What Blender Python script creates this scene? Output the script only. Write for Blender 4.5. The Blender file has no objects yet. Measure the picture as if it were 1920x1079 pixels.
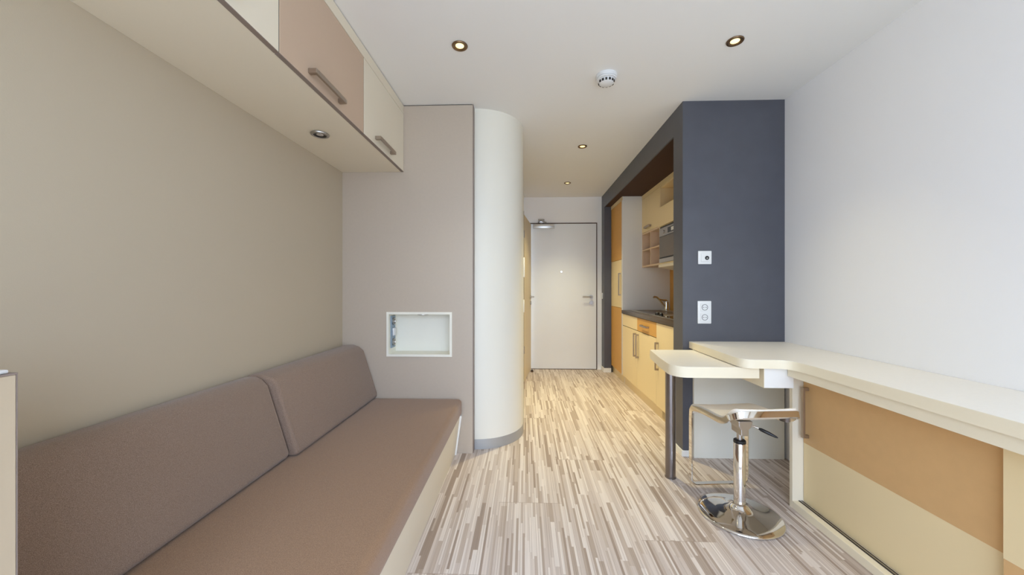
import bpy, bmesh, math, random
from mathutils import Vector, Matrix

random.seed(7)
S = bpy.context.scene
COL = S.collection
PI = math.pi

# ------------------------------------------------------------------ camera, world, exposure
CAM_H = 1.17
cam_d = bpy.data.cameras.new('camera')
cam = bpy.data.objects.new('camera', cam_d)
COL.objects.link(cam)
cam_d.sensor_width = 36.0
cam_d.lens = 36.0 * 690.0 / 1920.0
cam_d.clip_start = 0.02
cam.location = (0, 0, CAM_H)
cam.rotation_euler = (PI / 2, 0, math.atan(24 / 690.0))
S.camera = cam

vs = S.view_settings
vs.view_transform = 'Standard'
vs.look = 'None'
vs.exposure = 0.0
vs.gamma = 1.0
vs.use_curve_mapping = False
S.cycles.use_denoising = True
S.cycles.max_bounces = 14
S.cycles.diffuse_bounces = 8
S.cycles.glossy_bounces = 6
S.cycles.sample_clamp_indirect = 6.0
S.cycles.caustics_reflective = False
S.cycles.caustics_refractive = False

world = bpy.data.worlds.new('overcast_sky')
S.world = world
world.use_nodes = True
WN = world.node_tree
bg = WN.nodes['Background']
bg.inputs[1].default_value = 4.95
# overcast sky above, paler ground below the horizon
_tc = WN.nodes.new('ShaderNodeTexCoord')
_sx = WN.nodes.new('ShaderNodeSeparateXYZ')
_rp = WN.nodes.new('ShaderNodeValToRGB')
WN.links.new(_tc.outputs['Generated'], _sx.inputs[0])
_mr = WN.nodes.new('ShaderNodeMapRange')
_mr.inputs[1].default_value = -1.0
_mr.inputs[2].default_value = 1.0
WN.links.new(_sx.outputs[2], _mr.inputs[0])
WN.links.new(_mr.outputs[0], _rp.inputs[0])
_rp.color_ramp.elements[0].position = 0.45
_rp.color_ramp.elements[0].color = (0.74, 0.85, 1.00, 1)
_rp.color_ramp.elements[1].position = 0.52
_rp.color_ramp.elements[1].color = (0.86, 1.04, 1.36, 1)
_e = _rp.color_ramp.elements.new(0.80)
_e.color = (1.80, 2.14, 2.76, 1)
WN.links.new(_rp.outputs[0], bg.inputs[0])

# daylight enters through the window behind the camera: a portal guides the sky light
Z_CEIL = 2.463
XL, XR = -1.299, 1.785
Y_WIN, Y_END = -1.35, 5.285
WIN = (XL + 0.2, XR - 0.15, 0.06, 2.36)     # window opening x0,x1,z0,z1
pd = bpy.data.lights.new('window_portal', 'AREA')
pd.shape = 'RECTANGLE'
pd.size = WIN[1] - WIN[0]
pd.size_y = WIN[3] - WIN[2]
pd.cycles.is_portal = True
po = bpy.data.objects.new('window_portal', pd)
po.location = ((WIN[0] + WIN[1]) / 2, Y_WIN - 0.05, (WIN[2] + WIN[3]) / 2)
po.rotation_euler = (PI / 2, 0, 0)
COL.objects.link(po)

LAMP_ROOM, LAMP_HALL, LAMP_DOOR = 13.0, 165.0, 70.0
LAMP_COL = (1.0, 0.87, 0.49)


# ------------------------------------------------------------------ materials
def lin(c):
    def f(v):
        v /= 255.0
        return v / 12.92 if v <= 0.04045 else ((v + 0.055) / 1.055) ** 2.4
    return (f(c[0]), f(c[1]), f(c[2]), 1.0)


def mat(name, rgb, rough=0.5, metal=0.0, noise=0.0, nscale=40.0, bump=0.0, bscale=200.0,
        spec=0.5, emit=None, estr=0.0, coat=0.0):
    m = bpy.data.materials.new(name)
    m.use_nodes = True
    nt = m.node_tree
    b = nt.nodes['Principled BSDF']
    b.inputs['Roughness'].default_value = rough
    b.inputs['Metallic'].default_value = metal
    b.inputs['Specular IOR Level'].default_value = spec
    if coat:
        b.inputs['Coat Weight'].default_value = coat
    c = lin(rgb)
    if noise:
        tc = nt.nodes.new('ShaderNodeTexCoord')
        n = nt.nodes.new('ShaderNodeTexNoise')
        n.inputs['Scale'].default_value = nscale
        n.inputs['Detail'].default_value = 4
        nt.links.new(tc.outputs['Object'], n.inputs['Vector'])
        r = nt.nodes.new('ShaderNodeValToRGB')
        r.color_ramp.elements[0].position = 0.3
        r.color_ramp.elements[1].position = 0.7
        r.color_ramp.elements[0].color = tuple(v * (1 - noise) for v in c[:3]) + (1,)
        r.color_ramp.elements[1].color = tuple(min(1, v * (1 + noise)) for v in c[:3]) + (1,)
        nt.links.new(n.outputs['Fac'], r.inputs['Fac'])
        nt.links.new(r.outputs['Color'], b.inputs['Base Color'])
    else:
        b.inputs['Base Color'].default_value = c
    if bump:
        tc = nt.nodes.new('ShaderNodeTexCoord')
        n = nt.nodes.new('ShaderNodeTexNoise')
        n.inputs['Scale'].default_value = bscale
        n.inputs['Detail'].default_value = 3
        nt.links.new(tc.outputs['Object'], n.inputs['Vector'])
        bp = nt.nodes.new('ShaderNodeBump')
        bp.inputs['Strength'].default_value = bump
        bp.inputs['Distance'].default_value = 0.002
        nt.links.new(n.outputs['Fac'], bp.inputs['Height'])
        nt.links.new(bp.outputs['Normal'], b.inputs['Normal'])
    if emit:
        b.inputs['Emission Color'].default_value = lin(emit)
        b.inputs['Emission Strength'].default_value = estr
    return m


M = {}
M['ceiling'] = mat('ceiling_paint', (236, 236, 234), 0.9, bump=0.08, bscale=300, spec=0.2)
M['white_wall'] = mat('white_wall_paint', (243, 243, 244), 0.9, bump=0.1, bscale=260, spec=0.2)
M['beige_wall'] = mat('beige_wall_paint', (190, 178, 157), 0.85, bump=0.1, bscale=260, spec=0.2)
M['panel'] = mat('pale_mauve_laminate', (188, 175, 160), 0.38, noise=0.015, nscale=60, spec=0.45)
M['column'] = mat('white_curved_laminate', (232, 229, 217), 0.4, spec=0.4)
M['dark_wall'] = mat('anthracite_paint', (78, 80, 89), 0.42, noise=0.06, nscale=9, bump=0.05, bscale=160, spec=0.6)
M['skirting'] = mat('white_skirting', (236, 236, 232), 0.5)
M['silver_skirting'] = mat('silver_skirting', (176, 177, 178), 0.42, metal=0.5)
M['entry_door'] = mat('entry_door_laminate', (233, 236, 238), 0.3, noise=0.008, nscale=5)
M['door_frame'] = mat('brown_steel_frame', (88, 66, 48), 0.5)
M['cream'] = mat('cream_laminate', (234, 214, 170), 0.45, spec=0.4)
M['cream_edge'] = mat('cream_edge_band', (238, 228, 203), 0.4, spec=0.4)
M['worktop'] = mat('pale_worktop_laminate', (240, 235, 226), 0.42, noise=0.012, nscale=80, spec=0.45)
M['offwhite'] = mat('offwhite_laminate', (230, 221, 201), 0.4, spec=0.4)
M['bright_white'] = mat('white_laminate', (241, 241, 238), 0.45, spec=0.4)
M['ochre'] = mat('ochre_laminate', (210, 160, 84), 0.5, noise=0.02, nscale=25, spec=0.35)
M['soffit'] = mat('soffit_lamplight_brown', (66, 40, 22), 0.85)  # warm lamplight on the dark soffit painted into its base colour
M['niche_white'] = mat('warm_white_laminate', (236, 234, 222), 0.45)
M['tan'] = mat('tan_laminate', (212, 172, 120), 0.5, noise=0.02, nscale=25, spec=0.35)
M['side_panel'] = mat('beige_side_laminate', (200, 184, 160), 0.5, spec=0.35)
M['side_gloss'] = mat('beige_door_laminate', (190, 174, 150), 0.3, spec=0.5)
M['bath_door'] = mat('bath_door_laminate', (222, 208, 178), 0.5, spec=0.35)
M['mauve'] = mat('mauve_taupe_laminate', (199, 175, 152), 0.5, spec=0.35)
M['greyside'] = mat('grey_side_laminate', (234, 233, 230), 0.35, spec=0.45)
M['taupe_inside'] = mat('taupe_shelf_back', (176, 152, 136), 0.6)
M['pigeon'] = mat('pale_taupe_laminate', (216, 190, 162), 0.55)
M['grey_edge'] = mat('taupe_grey_edge', (142, 128, 120), 0.5, metal=0.2)
M['dark_gap'] = mat('dark_joint', (58, 52, 48), 0.8)
M['steel'] = mat('brushed_steel', (186, 182, 178), 0.34, metal=1.0)
M['strip'] = mat('pale_aluminium_strip', (222, 222, 220), 0.3, metal=0.6)
M['handle'] = mat('nickel_handle', (178, 165, 152), 0.36, metal=1.0)
M['dark_steel'] = mat('dark_steel_leg', (138, 131, 129), 0.28, metal=1.0)
M['chrome'] = mat('chrome', (226, 224, 222), 0.05, metal=1.0)
M['black'] = mat('black_plastic', (22, 22, 24), 0.4)
M['blackglass'] = mat('black_glass', (14, 14, 16), 0.08)
M['white_plastic'] = mat('white_plastic', (224, 226, 228), 0.35)
M['grey_plastic'] = mat('blue_grey_plastic', (132, 150, 165), 0.4)
M['rim'] = mat('grey_rim', (96, 98, 102), 0.5)
M['counter'] = mat('dark_worktop', (76, 66, 60), 0.3, noise=0.12, nscale=90)
M['oven_glass'] = mat('oven_mirror_glass', (118, 108, 96), 0.22, metal=0.6)
M['seat_leather'] = mat('cream_leather', (238, 230, 216), 0.5, bump=0.1, bscale=300)
M['bronze'] = mat('bronze_ring', (134, 108, 80), 0.35, metal=0.9)
M['bulb'] = mat('lit_bulb', (255, 240, 200), 0.3, emit=(255, 232, 158), estr=1.6)
M['unlit'] = mat('unlit_reflector', (214, 214, 220), 0.16, metal=0.9)
M['window_frame'] = mat('window_frame', (225, 225, 225), 0.4)
M['glass'] = None


def glass_mat():
    m = bpy.data.materials.new('window_glass')
    m.use_nodes = True
    nt = m.node_tree
    nt.nodes.remove(nt.nodes['Principled BSDF'])
    o = nt.nodes['Material Output']
    t = nt.nodes.new('ShaderNodeBsdfTransparent')
    t.inputs[0].default_value = (0.97, 0.98, 0.98, 1)
    g = nt.nodes.new('ShaderNodeBsdfGlossy')
    g.inputs['Roughness'].default_value = 0.02
    mx = nt.nodes.new('ShaderNodeMixShader')
    mx.inputs[0].default_value = 0.05
    nt.links.new(t.outputs[0], mx.inputs[1])
    nt.links.new(g.outputs[0], mx.inputs[2])
    nt.links.new(mx.outputs[0], o.inputs['Surface'])
    return m


M['glass'] = glass_mat()


def fabric(name, c1, c2, c3):
    m = bpy.data.materials.new(name)
    m.use_nodes = True
    nt = m.node_tree
    L = nt.links.new
    b = nt.nodes['Principled BSDF']
    b.inputs['Roughness'].default_value = 0.95
    b.inputs['Specular IOR Level'].default_value = 0.15
    b.inputs['Sheen Weight'].default_value = 0.25
    b.inputs['Sheen Roughness'].default_value = 0.5
    tc = nt.nodes.new('ShaderNodeTexCoord')
    n = nt.nodes.new('ShaderNodeTexNoise')
    n.inputs['Scale'].default_value = 760
    n.inputs['Detail'].default_value = 3
    n.inputs['Roughness'].default_value = 0.7
    L(tc.outputs['Object'], n.inputs['Vector'])
    r = nt.nodes.new('ShaderNodeValToRGB')
    r.color_ramp.elements[0].position = 0.33
    r.color_ramp.elements[0].color = lin(c1)
    r.color_ramp.elements[1].position = 0.67
    r.color_ramp.elements[1].color = lin(c3)
    e = r.color_ramp.elements.new(0.5)
    e.color = lin(c2)
    L(n.outputs['Fac'], r.inputs['Fac'])
    L(r.outputs['Color'], b.inputs['Base Color'])
    bp = nt.nodes.new('ShaderNodeBump')
    bp.inputs['Strength'].default_value = 0.5
    bp.inputs['Distance'].default_value = 0.0012
    L(n.outputs['Fac'], bp.inputs['Height'])
    L(bp.outputs['Normal'], b.inputs['Normal'])
    return m


M['seat_fabric'] = fabric('brown_seat_fabric', (120, 90, 66), (147, 115, 87), (170, 138, 107))
M['back_fabric'] = fabric('taupe_cushion_fabric', (110, 90, 76), (140, 119, 104), (166, 145, 130))


def floor_mat():
    m = bpy.data.materials.new('multi_strip_laminate')
    m.use_nodes = True
    nt = m.node_tree
    L = nt.links.new
    b = nt.nodes['Principled BSDF']
    b.inputs['Roughness'].default_value = 0.42
    b.inputs['Specular IOR Level'].default_value = 0.4

    def nd(t, **k):
        n = nt.nodes.new(t)
        for a, v in k.items():
            setattr(n, a, v)
        return n

    def mth(op, a, bb=None):
        n = nd('ShaderNodeMath', operation=op)
        for i, v in enumerate((a, bb)):
            if v is None:
                continue
            if isinstance(v, (int, float)):
                n.inputs[i].default_value = v
            else:
                L(v, n.inputs[i])
        return n.outputs[0]

    def wn1(v):
        n = nd('ShaderNodeTexWhiteNoise', noise_dimensions='1D')
        L(v, n.inputs['W'])
        return n.outputs['Value']

    def wn2(x, y, z=None):
        c = nd('ShaderNodeCombineXYZ')
        L(x, c.inputs[0])
        L(y, c.inputs[1])
        if z is not None:
            L(z, c.inputs[2])
        n = nd('ShaderNodeTexWhiteNoise', noise_dimensions='3D')
        L(c.outputs[0], n.inputs['Vector'])
        return n.outputs['Value']

    tc = nd('ShaderNodeTexCoord')
    sp = nd('ShaderNodeSeparateXYZ')
    L(tc.outputs['Object'], sp.inputs[0])
    x, y = sp.outputs[0], sp.outputs[1]
    # planks 0.34 m wide, 1.3 m long, staggered
    pi_ = mth('FLOOR', mth('DIVIDE', mth('ADD', x, 0.14), 0.34))
    py = mth('DIVIDE', mth('SUBTRACT', mth('SUBTRACT', y, mth('MULTIPLY', pi_, 0.51)), 2.0), 1.3)
    pj = mth('FLOOR', py)
    # strips inside a plank: two widths
    w = 0.0105
    si = mth('FLOOR', mth('DIVIDE', x, w))
    si2 = mth('FLOOR', mth('DIVIDE', x, w * 2))
    pick = mth('GREATER_THAN', wn2(si2, pj), 0.66)          # some neighbours merge into one wide strip
    mi = nd('ShaderNodeMix', data_type='FLOAT')
    L(pick, mi.inputs[0])
    L(si, mi.inputs[2])
    L(mth('ADD', mth('MULTIPLY', si2, 2.0), 0.5), mi.inputs[3])
    sid = mi.outputs[0]
    off = wn2(sid, pj)
    ln = mth('ADD', mth('MULTIPLY', wn2(mth('ADD', sid, 17.3), pj), 0.32), 0.22)
    seg = mth('FLOOR', mth('ADD', mth('DIVIDE', y, ln), mth('MULTIPLY', off, 9.0)))
    v = wn2(sid, seg, pj)
    r = nd('ShaderNodeValToRGB')
    r.color_ramp.interpolation = 'CONSTANT'
    cols = [(0.0, (221, 211, 204)), (0.24, (210, 198, 190)), (0.48, (199, 186, 178)), (0.68, (189, 174, 163)),
            (0.83, (175, 159, 147)), (0.94, (161, 144, 132))]
    r.color_ramp.elements[0].position = 0.0
    r.color_ramp.elements[0].color = lin(cols[0][1])
    r.color_ramp.elements[1].position = cols[1][0]
    r.color_ramp.elements[1].color = lin(cols[1][1])
    for p, c in cols[2:]:
        e = r.color_ramp.elements.new(p)
        e.color = lin(c)
    L(v, r.inputs['Fac'])
    # fine grain along the strips
    mp = nd('ShaderNodeMapping')
    mp.inputs['Scale'].default_value = (160, 3, 1)
    L(tc.outputs['Object'], mp.inputs[0])
    n = nd('ShaderNodeTexNoise')
    n.inputs['Scale'].default_value = 1.0
    n.inputs['Detail'].default_value = 4
    L(mp.outputs[0], n.inputs['Vector'])
    g = nd('ShaderNodeMapRange')
    g.inputs[1].default_value = 0.3
    g.inputs[2].default_value = 0.7
    g.inputs[3].default_value = 0.90
    g.inputs[4].default_value = 1.06
    L(n.outputs['Fac'], g.inputs[0])
    mul = nd('ShaderNodeMix', data_type='RGBA', blend_type='MULTIPLY')
    mul.inputs[0].default_value = 1.0
    L(r.outputs['Color'], mul.inputs[6])
    L(g.outputs[0], mul.inputs[7])
    # dark joint at the plank ends, and a thin dark seam beside some strips
    fr = mth('FRACT', py)
    sx_ = mth('LESS_THAN', mth('FRACT', mth('DIVIDE', x, w)), 0.13)
    sm = mth('MULTIPLY', mth('MULTIPLY', sx_, mth('GREATER_THAN', wn2(mth('ADD', si, 5.7), seg, pj), 0.55)), 0.75)
    jt = mth('MAXIMUM', mth('LESS_THAN', fr, 0.0014), sm)
    mj = nd('ShaderNodeMix', data_type='RGBA')
    L(jt, mj.inputs[0])
    L(mul.outputs[2], mj.inputs[6])
    mj.inputs[7].default_value = lin((150, 132, 118))
    L(mj.outputs[2], b.inputs['Base Color'])
    return m


M['floor'] = floor_mat()


# ------------------------------------------------------------------ mesh helpers
class MB:
    def __init__(self):
        self.bm = bmesh.new()

    def _merge(self, t):
        me = bpy.data.meshes.new('t')
        t.to_mesh(me)
        t.free()
        self.bm.from_mesh(me)
        bpy.data.meshes.remove(me)
        return self

    def box(self, x0, x1, y0, y1, z0, z1, bev=0.0, seg=2):
        t = bmesh.new()
        bmesh.ops.create_cube(t, size=1.0)
        for v in t.verts:
            v.co = Vector((x0 + (v.co.x + .5) * (x1 - x0), y0 + (v.co.y + .5) * (y1 - y0), z0 + (v.co.z + .5) * (z1 - z0)))
        if bev:
            bmesh.ops.bevel(t, geom=list(t.edges), offset=bev, segments=seg, profile=0.5, affect='EDGES')
        return self._merge(t)

    def prism(self, pts, a0, a1, axis='z', bev=0.0, seg=2):
        """extrude a 2D outline: axis z -> (x,y), axis y -> (x,z), axis x -> (y,z)"""
        t = bmesh.new()

        def p3(p, a):
            if axis == 'z':
                return (p[0], p[1], a)
            if axis == 'y':
                return (p[0], a, p[1])
            return (a, p[0], p[1])
        lo = [t.verts.new(p3(p, a0)) for p in pts]
        hi = [t.verts.new(p3(p, a1)) for p in pts]
        n = len(pts)
        t.faces.new(lo)
        t.faces.new(hi)
        for i in range(n):
            t.faces.new((lo[i], lo[(i + 1) % n], hi[(i + 1) % n], hi[i]))
        bmesh.ops.recalc_face_normals(t, faces=t.faces)
        if bev:
            es = [e for e in t.edges if len(e.link_faces) == 2 and e.calc_face_angle(0) > 0.5]
            bmesh.ops.bevel(t, geom=es, offset=bev, segments=seg, profile=0.5, affect='EDGES')
        return self._merge(t)

    def lathe(self, prof, loc=(0, 0, 0), n=32, rot=None):
        """prof: list of (r, z) turned about z"""
        t = bmesh.new()
        rings = []
        for r, z in prof:
            if r < 1e-6:
                rings.append([t.verts.new((0, 0, z))])
            else:
                rings.append([t.verts.new((r * math.cos(2 * PI * k / n), r * math.sin(2 * PI * k / n), z)) for k in range(n)])
        for a, b in zip(rings, rings[1:]):
            for k in range(n):
                k2 = (k + 1) % n
                if len(a) == 1 and len(b) == 1:
                    continue
                if len(a) == 1:
                    t.faces.new((a[0], b[k], b[k2]))
                elif len(b) == 1:
                    t.faces.new((a[k], b[0], a[k2]))
                else:
                    t.faces.new((a[k], b[k], b[k2], a[k2]))
        bmesh.ops.recalc_face_normals(t, faces=t.faces)
        if rot is not None:
            bmesh.ops.rotate(t, verts=t.verts, cent=(0, 0, 0), matrix=rot)
        bmesh.ops.translate(t, verts=t.verts, vec=Vector(loc))
        return self._merge(t)

    def cyl(self, p0, p1, r, n=24, r1=None):
        p0, p1 = Vector(p0), Vector(p1)
        d = p1 - p0
        q = Vector((0, 0, 1)).rotation_difference(d.normalized()).to_matrix()
        rr = r if r1 is None else r1
        return self.lathe([(0, 0), (r, 0), (rr, d.length), (0, d.length)], p0, n, q)

    def tube(self, pts, r, n=12, closed=False):
        t = bmesh.new()
        P = [Vector(p) for p in pts]
        m = len(P)
        rings = []
        nrm = None
        for i in range(m):
            if closed:
                d = (P[(i + 1) % m] - P[i - 1]).normalized()
            else:
                d = (P[min(i + 1, m - 1)] - P[max(i - 1, 0)]).normalized()
            if nrm is None:
                nrm = d.orthogonal().normalized()
            nrm = (nrm - d * nrm.dot(d)).normalized()
            bn = d.cross(nrm)
            rad = r[i] if isinstance(r, (list, tuple)) else r
            rings.append([t.verts.new(P[i] + (nrm * math.cos(2 * PI * k / n) + bn * math.sin(2 * PI * k / n)) * rad) for k in range(n)])
        pairs = list(zip(rings, rings[1:]))
        if closed:
            pairs.append((rings[-1], rings[0]))
        for a, b in pairs:
            for k in range(n):
                k2 = (k + 1) % n
                t.faces.new((a[k], a[k2], b[k2], b[k]))
        if not closed:
            t.faces.new(rings[0])
            t.faces.new(rings[-1])
        bmesh.ops.recalc_face_normals(t, faces=t.faces)
        return self._merge(t)

    def band(self, pts, ws, ns, th, closed=False):
        """flat strip: at each point a width vector and a normal vector of thickness th"""
        t = bmesh.new()
        rings = []
        for p, w, nn in zip(pts, ws, ns):
            p, w, nn = Vector(p), Vector(w), Vector(nn).normalized() * th / 2
            rings.append([t.verts.new(p - w / 2 - nn), t.verts.new(p + w / 2 - nn), t.verts.new(p + w / 2 + nn), t.verts.new(p - w / 2 + nn)])
        pairs = list(zip(rings, rings[1:]))
        if closed:
            pairs.append((rings[-1], rings[0]))
        for a, b in pairs:
            for k in range(4):
                k2 = (k + 1) % 4
                t.faces.new((a[k], a[k2], b[k2], b[k]))
        if not closed:
            t.faces.new(rings[0])
            t.faces.new(rings[-1])
        bmesh.ops.recalc_face_normals(t, faces=t.faces)
        return self._merge(t)

    def sheet(self, rows, th, up=Vector((0, 0, 1))):
        """grid of points thickened by th along its normals (closed slab)"""
        t = bmesh.new()
        V = [[t.verts.new(p) for p in row] for row in rows]
        for i in range(len(V) - 1):
            for j in range(len(V[0]) - 1):
                t.faces.new((V[i][j], V[i + 1][j], V[i + 1][j + 1], V[i][j + 1]))
        bmesh.ops.recalc_face_normals(t, faces=t.faces)
        if sum((f.normal.dot(up) for f in t.faces)) < 0:
            bmesh.ops.reverse_faces(t, faces=t.faces)
        bmesh.ops.solidify(t, geom=list(t.faces), thickness=th)
        bmesh.ops.recalc_face_normals(t, faces=t.faces)
        return self._merge(t)

    def spin(self, pivot, ang):
        bmesh.ops.rotate(self.bm, verts=self.bm.verts, cent=Vector(pivot), matrix=Matrix.Rotation(ang, 3, 'Z'))
        return self

    def build(self, name, material, parent=None, smooth=False, origin=None):
        me = bpy.data.meshes.new(name)
        bm = self.bm
        bm.normal_update()
        if parent is not None:
            w = Vector((0, 0, 0))
            q = parent
            while q is not None:
                w += q.location
                q = q.parent
            bmesh.ops.translate(bm, verts=bm.verts, vec=-w)
            loc = Vector((0, 0, 0))
        else:
            if origin is None:
                xs = [v.co for v in bm.verts]
                loc = Vector(((min(c.x for c in xs) + max(c.x for c in xs)) / 2,
                              (min(c.y for c in xs) + max(c.y for c in xs)) / 2, min(c.z for c in xs)))
            else:
                loc = Vector(origin)
            bmesh.ops.translate(bm, verts=bm.verts, vec=-loc)
        bm.to_mesh(me)
        bm.free()
        if smooth:
            for p in me.polygons:
                p.use_smooth = True
            if smooth != 'full':
                me.set_sharp_from_angle(angle=math.radians(38))
        me.materials.append(material)
        o = bpy.data.objects.new(name, me)
        COL.objects.link(o)
        o.location = loc
        if parent is not None:
            o.parent = parent
        return o


def tag(o, label, cat, group=None):
    o['label'] = label
    o['category'] = cat
    if group:
        o['group'] = group
    return o


def thing(name, label, cat, loc, group=None):
    o = bpy.data.objects.new(name, None)
    o.empty_display_size = 0.1
    COL.objects.link(o)
    o.location = loc
    return tag(o, label, cat, group)


def struct(o):
    o['kind'] = 'structure'
    return o


def handle_mb(axis, a0, a1, base, out, cross, w=0.014, reach=0.032):
    """square bow handle. axis 'y' or 'z' (bar direction a0..a1), fixed on plane x=base, standing out by `out` (+-1) in x;
    cross = coordinate on the remaining axis"""
    m = MB()
    xa, xb = base, base + out * reach
    x0, x1 = min(xa, xb), max(xa, xb)
    bx0, bx1 = (x0, x0 + 0.010) if out < 0 else (x1 - 0.010, x1)
    for (s0, s1) in ((a0, a0 + w), (a1 - w, a1)):
        if axis == 'y':
            m.box(x0, x1, s0, s1, cross - w / 2, cross + w / 2, 0.001, 1)
        else:
            m.box(x0, x1, cross - w / 2, cross + w / 2, s0, s1, 0.001, 1)
    if axis == 'y':
        m.box(bx0, bx1, a0 + w, a1 - w, cross - w / 2, cross + w / 2)
    else:
        m.box(bx0, bx1, cross - w / 2, cross + w / 2, a0 + w, a1 - w)
    return m


# ------------------------------------------------------------------ the setting
YP = 2.580          # face of the pale laminate partition
YD = 2.592          # face of the dark pier
XK = 1.095          # plane of the dark kitchen portal
XC = -0.014         # corridor's left wall

struct(MB().box(XL - .1, XR + .1, Y_WIN - .1, Y_END + .1, -0.08, 0).build('floor', M['floor'], origin=(0, 0, 0)))
struct(MB().box(XL - .1, XR + .1, Y_WIN - .1, Y_END + .1, Z_CEIL, Z_CEIL + .1).build('ceiling', M['ceiling']))
struct(MB().box(XL - .1, XL, Y_WIN - .1, YP + .04, 0, Z_CEIL).build('wall_left', M['beige_wall']))
struct(MB().box(XR, XR + .1, Y_WIN - .1, Y_END, 0, Z_CEIL).build('wall_right', M['white_wall']))

# entrance wall around the door
DX0, DX1, DZ = 0.075, 1.030, 2.095
m = MB()
m.box(XC - .1, DX0, Y_END, Y_END + .1, 0, Z_CEIL)
m.box(DX1, XR + .1, Y_END, Y_END + .1, 0, Z_CEIL)
m.box(DX0, DX1, Y_END, Y_END + .1, DZ, Z_CEIL)
struct(m.build('wall_entrance', M['white_wall']))

# window wall behind the camera
m = MB()
m.box(XL, WIN[0], Y_WIN - .1, Y_WIN, 0, Z_CEIL)
m.box(WIN[1], XR, Y_WIN - .1, Y_WIN, 0, Z_CEIL)
m.box(WIN[0], WIN[1], Y_WIN - .1, Y_WIN, 0, WIN[2])
m.box(WIN[0], WIN[1], Y_WIN - .1, Y_WIN, WIN[3], Z_CEIL)
struct(m.build('wall_window', M['white_wall']))
m = MB()
fw = 0.06
xm = (WIN[0] + WIN[1]) / 2
m.box(WIN[0], WIN[1], Y_WIN - .08, Y_WIN - .02, WIN[2], WIN[2] + fw)
m.box(WIN[0], WIN[1], Y_WIN - .08, Y_WIN - .02, WIN[3] - fw, WIN[3])
for xx in (WIN[0], xm - fw / 2, WIN[1] - fw):
    m.box(xx, xx + fw, Y_WIN - .08, Y_WIN - .02, WIN[2] + fw, WIN[3] - fw)
w1 = struct(m.build('window_1', M['window_frame']))
for a, b in ((WIN[0] + fw, xm - fw / 2), (xm + fw / 2, WIN[1] - fw)):
    MB().box(a, b, Y_WIN - .055, Y_WIN - .045, WIN[2] + fw, WIN[3] - fw).build('pane', M['glass'], w1)

# pale laminate partition at the end of the daybed, with an opening for the niche
NX0, NX1, NZ0, NZ1 = -0.980, -0.513, 0.681, 0.996
PX1 = -0.367
m = MB()
m.box(XL, NX0 + .008, YP, YP + .03, 0, Z_CEIL - .006)
m.box(NX1 - .008, PX1, YP, YP + .03, 0, Z_CEIL - .006)
m.box(NX0 + .008, NX1 - .008, YP, YP + .03, 0, NZ0 + .008)
m.box(NX0 + .008, NX1 - .008, YP, YP + .03, NZ1 - .008, Z_CEIL - .006)
struct(m.build('wall_partition', M['panel']))
struct(MB().box(XL, PX1 - .003, YP + .004, YP + .03, Z_CEIL - .006, Z_CEIL).build('trim_1', M['dark_gap']))

# curved white wall of the bathroom
struct(MB().box(PX1 + .0003, PX1 + .0042, YP + .002, 2.6462, .002, Z_CEIL - .002).build('trim_3', M['grey_edge']))
R = 0.348
cx, cy = XC - R, 2.648 + R


def arc(r, a0, a1, n):
    return [(cx + r * math.cos(a0 + (a1 - a0) * k / n), cy + r * math.sin(a0 + (a1 - a0) * k / n)) for k in range(n + 1)]


outer = [(PX1 - .004, 2.6481)] + arc(R, -PI / 2, 0, 28) + [(XC, 4.40)]
inner = [(XC - .06, 4.40)] + arc(R - .06, 0, -PI / 2, 28) + [(PX1 - .004, 2.708)]
struct(MB().prism(outer + inner, 0.072, Z_CEIL, 'z').build('wall_curved', M['column'], smooth=True))
o2 = [(PX1 - .004, 2.646)] + arc(R + .002, -PI / 2, 0, 28) + [(XC + .002, 4.40)]
struct(MB().prism(o2 + inner, 0.0, 0.072, 'z').build('baseboard_curved', M['silver_skirting'], smooth=True))
m = MB()
m.box(XC - .06, XC, 4.40, 4.50, 0, Z_CEIL)
m.box(XC - .06, XC, 4.50, Y_END, 2.10, Z_CEIL)
struct(m.build('wall_corridor', M['white_wall']))

# dark portal round the kitchenette
PF = 5.112          # start of the far pier
struct(MB().box(XK, XR, YD, YD + .16, 0, Z_CEIL).build('wall_kitchen', M['dark_wall']))
struct(MB().box(XK, XK + .095, PF, Y_END, 0, 2.282).build('wall_pier', M['dark_wall']))
struct(MB().box(XK, XK + .012, YD + .16, Y_END, 2.282, Z_CEIL).build('trim_2', M['dark_wall']))
struct(MB().box(XK - .010, 1.150, YD - .010, YD, 0, .042, .002).box(XK - .010, XK, YD, YD + .16, 0, .042, .002)
       .build('baseboard_pier', M['skirting']))
struct(MB().box(XK - .008, XK + .093, PF - .008, PF, 0, .06, .002).box(XK - .010, XK, PF, Y_END - .002, 0, .06, .002)
       .build('baseboard_corridor', M['skirting']))

struct(MB().box(XK + .0125, XR - .001, YD + .161, Y_END - .001, 2.284, 2.31).build('ceiling_kitchen', M['soffit']))

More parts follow.
